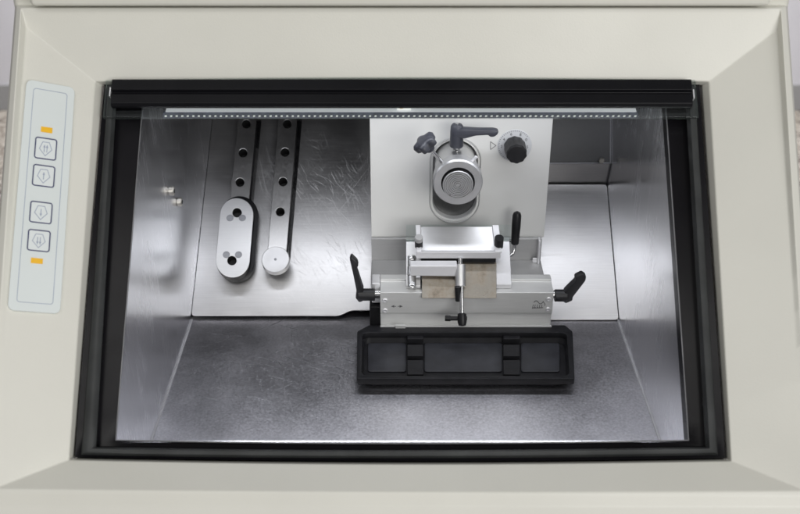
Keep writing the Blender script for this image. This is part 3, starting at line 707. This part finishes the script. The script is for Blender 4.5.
# anti-roll plate unit
q = [atY(417, 253, .9108), atY(500, 253, .9108), atY(497, 226.5, .936), atY(416, 226.5, .936)]
an = (q[1] - q[0]).cross(q[3] - q[0]).normalized(); an = an if an.z > 0 else -an
bm = B(); poly_prism(bm, q, -an * .0025); arp = obj('pressure_plate', bm, M['alu'], bh, bevel=.0004)
for (u0, u1, v0) in ((-.005, .055, 0), (.94, 1.02, .18), ):
    L = lambda u, v: q[0].lerp(q[1], u).lerp(q[3].lerp(q[2], u), v)
    bm = B(); poly_prism(bm, [L(u0, 0) + an * .0003, L(u1, 0) + an * .0003, L(u1, 1.02) + an * .0003, L(u0, 1.02) + an * .0003], an * .0022); obj('edge_strip', bm, M['alu_white'], arp, bevel=.0005)
bm = B(); poly_prism(bm, [atY(416.5, 258.6, .9095), atY(500.5, 258.6, .9095), atY(500.5, 252.2, .9095), atY(416.5, 252.2, .9095)], (0, .006, 0)); obj('front_bar', bm, M['alu_white'], arp, bevel=.0005)
bm = B(); g = [atY(406, 242, .938), atY(511, 242, .938), atY(511, 225.6, .9415), atY(406, 225.6, .9415)]; poly_prism(bm, g, (0, .0015, .0003)); obj('glass_plate', bm, M['glass_clear'], bh)
for (px, grey) in ((418.8, True), (498.6, False)):
    a = atY(px, 246.5, .918); b = a + V((0, -.004, .0115)) ; b = atY(px + (.6 if not grey else 0), 237.5, .914)
    bm = B(); cyl(bm, a, b, .0040 if grey else .0046, n=28); pg = obj('peg', bm, M['black'], bh)
    if grey:
        d = (b - a).normalized(); bm = B(); cyl(bm, b - d * .0045, b + d * .0009, .0041); obj('peg_cap', bm, M['alu_slide'], pg)
# hinge, arm, post, rod
ha, hb_ = atY(411.8, 288, .8965), atY(411.8, 256.5, .924); hd_ = (hb_ - ha)
bm = B(); cyl(bm, ha + hd_ * .0, ha + hd_ * .36, .0044); cyl(bm, ha + hd_ * .38, ha + hd_ * .66, .0046); cyl(bm, ha + hd_ * .68, ha + hd_ * 1.0, .0043); hg = obj('hinge', bm, M['alu'], bh)
for t, s in ((.04, -1), (.9, 1)):
    p = ha + hd_ * t + V((0, -.0035, .0028)); bm = B(); lathe(bm, p, (0, -.6, .8), [(0, .0024), (.0018, .0024), (.0022, .0018), (.0022, .0009), (.0014, .0008), (.0014, 0)], 20, cap=False); obj('hinge_screw', bm, M['chrome'], hg)
bm = B(); poly_prism(bm, [atY(410, 276, .8985), atY(457, 276.6, .8975), atY(457, 266, .899), atY(410, 266, .8995)], (0, .008, .002)); obj('swing_arm', bm, M['alu_white'], bh, bevel=.0008)
pa, pb_ = atY(460.3, 286.5, .8915), atY(460.3, 264.5, .9045)
bm = B(); cyl(bm, pa, pb_, .0053); po = obj('post', bm, M['alu'], bh)
bm = B(); d = (pb_ - pa).normalized(); cyl(bm, pb_ - d * .001, pb_ + d * .0065, .0024); obj('post_pin', bm, M['chrome'], po)
ra, rb = atY(461.3, 286, .8885), atY(462, 317, .872)
bm = B(); cyl(bm, ra, rb, .0022); rod = obj('lever_rod', bm, M['chrome'], bh)
bm = B(); a = atY(458, 286.5, .887); b = atY(458.3, 301, .8835); cyl(bm, a, b, .0036, .003); obj('rod_sleeve', bm, M['black'], bh)
d = (rb - ra).normalized(); bm = B(); lathe(bm, rb - d * .004, d, [(0, .003), (.001, .0044), (.009, .0046), (.0125, .0036), (.0132, .001)], 28)
a = atY(446, 318.4, .873); b = atY(467, 318.4, .873); cyl(bm, a, b, .0022, n=18); cyl(bm, atY(445, 318.2, .873), atY(450.5, 318.4, .873), .0029, n=18); obj('rod_knob', bm, M['black'], rod)
# rear lever with black grip
ga_, gb_ = atY(514.8, 244, .945), atY(517.2, 211.5, .948)
bm = B(); gl = (gb_ - ga_).length; lathe(bm, ga_, gb_ - ga_, [(0, .0034), (.001, .0040), (gl * .55, .0047), (gl * .88, .0046), (gl * .96, .0036), (gl, .0012)], 28); rg = obj('grip', bm, M['black'], bh)
bm = B(); tube(bm, [ga_ + V((0, 0, .004)), ga_, atY(514.4, 249, .944), atY(513, 253.5, .942), atY(510, 256, .940), atY(505, 257, .938)], .0017, 12); obj('grip_rod', bm, M['chrome'], bh)

# ------------------------------------------------------------------ waste tray
TZ = FZ + .0135
tr = thing('waste_tray', 'long black plastic tray with three compartments lying on the steel chamber floor', 'tray', (atZ(465, 360, FZ).x, atZ(465, 360, FZ).y, FZ + .0002))
def tz(px, py, z=TZ): p = atZ(px, py, z); return (p.x, p.y)
out = [tz(*p) for p in [(356.6, 379.5), (574.6, 379.5), (572.5, 332), (565, 325.8), (369, 325.8), (357.2, 332)]]
inn = [tz(*p) for p in [(361.5, 376.5), (569.5, 376.5), (566.5, 333.2), (362.5, 333.2)]]
bm = B(); plate(bm, [round_poly(out, .002), round_poly(inn, .008)], .007, (0, 0, TZ - .006), X, Y_, Z_, .0008)
io = round_poly(inn, .008); cx_ = sum(p[0] for p in io) / len(io); cy_ = sum(p[1] for p in io) / len(io)
sc_ = lambda k, z, ps: [V((cx_ + (x - cx_) * (1 - k / .105), cy_ + (y - cy_) * (1 - k / .03), z)) for x, y in ps]
lw = loft(bm, [sc_(0, TZ - .0056, io), sc_(.0018, TZ - .0117, io)]); bm.faces.new(lw[-1])
oo = [(cx_ + (x - cx_) * .96, cy_ + (y - cy_) * .80) for x, y in out]
lw = loft(bm, [[V((x, y, TZ - .0058)) for x, y in oo], [V((cx_ + (x - cx_) * .99, cy_ + (y - cy_) * .96, FZ + .0004)) for x, y in oo]]); 
obj('tray_body', bm, M['tray'], tr, angle=40)
zf = TZ - .0116
for (a, b, m_) in ((368, 406, 'tray_floor'), (424.5, 502, 'tray_floor'), (521, 559.5, 'tray_floor')):
    r0 = tz(a, 372.5, zf); r1 = tz(b, 372.5, zf); r2 = tz(b, 344, zf); r3 = tz(a, 344, zf)
    bm = B(); plate(bm, [round_poly([r0, r1, r2, r3], .003)], .0012, (0, 0, zf), X, Y_, Z_, .0004); obj('compartment_floor', bm, M['tray_floor'], tr, angle=40)
for (a, b) in ((407.3, 423.2), (503.2, 519.8)):
    bm = B(); xa_, xb_ = tz(a, 360, TZ - .006)[0], tz(b, 360, TZ - .006)[0]
    y_ = lambda py: tz(465, py, TZ - .006)[1]
    for (p, q_, h) in ((377, 371.5, .0030), (370.3, 361, .0050), (356.8, 345.5, .0050), (341.5, 336, .0030)):
        zz = TZ - .006; poly_prism(bm, [V((tz(u_, v_, zz)[0], y_(v_), zf + .0002)) for u_, v_ in ((a, p), (b, p), (b, q_), (a, q_))], (0, 0, TZ - h - zf))
    for (p, q_) in ((371.6, 370.2), (361.1, 356.7), (345.6, 341.4)): poly_prism(bm, [V((tz(u_, v_, zz)[0], y_(v_), zf + .0002)) for u_, v_ in ((a + .4, p), (b - .4, p), (b - .4, q_), (a + .4, q_))], (0, 0, TZ - .0095 - zf))
    obj('divider', bm, M['tray'], tr, bevel=.0006)

# ------------------------------------------------------------------ lights
def area(name, loc, target, sx, sy, power, col=(1, 1, 1), spread=None):
    l = bpy.data.lights.new(name, 'AREA'); l.shape = 'RECTANGLE'; l.size = sx; l.size_y = sy; l.energy = power; l.color = col
    o = bpy.data.objects.new(name, l); COL.objects.link(o); o.location = loc
    if spread: l.spread = R(spread)
    o.rotation_euler = (V(target) - V(loc)).to_track_quat('-Z', 'Y').to_euler(); return o
area('room_window_light', (1.5, -2.1, 2.0), (0, .7, 1.0), 2.4, 1.4, 64, (1, .995, .985))
area('overhead_light', (-.3, -.5, 2.8), (0, .6, .95), 1.8, .5, 11, (1, .985, .95))
area('overhead_light', (0, 3.1, 2.9), (0, 3.75, .6), 2.4, .5, 54, (1, .985, .985), 70)  # added unseen lamp, brightens the wall behind the cabinet
lx = (e0.x + e1.x) / 2
area('strip_light', (lx + .015, .908, d_tl.z - .010), (lx + .015, .872, FZ), .44, .010, .36, (.91, .935, 1))
w = bpy.data.worlds.new('World'); sc.world = w; w.use_nodes = True
w.node_tree.nodes['Background'].inputs[0].default_value = (1, 1, 1.02, 1); w.node_tree.nodes['Background'].inputs[1].default_value = .24

# ------------------------------------------------------------------ camera
cam = bpy.data.cameras.new('camera'); co = bpy.data.objects.new('camera', cam); COL.objects.link(co)
co.location = EYE; co.rotation_euler = (math.pi / 2 - PITCH, 0, 0)
cam.sensor_width = 36; cam.lens = FPX / 800 * 36; cam.clip_start = .05; cam.clip_end = 50
cam.dof.use_dof = True; cam.dof.focus_distance = 1.0; cam.dof.aperture_fstop = 9
sc.camera = co
sc.render.engine = 'CYCLES'
sc.cycles.use_denoising = True
sc.cycles.max_bounces = 10; sc.cycles.glossy_bounces = 6; sc.cycles.transmission_bounces = 8
sc.cycles.sample_clamp_indirect = 6; sc.cycles.blur_glossy = .15
sc.view_settings.view_transform = 'Standard'; sc.view_settings.look = 'None'; sc.view_settings.exposure = 0
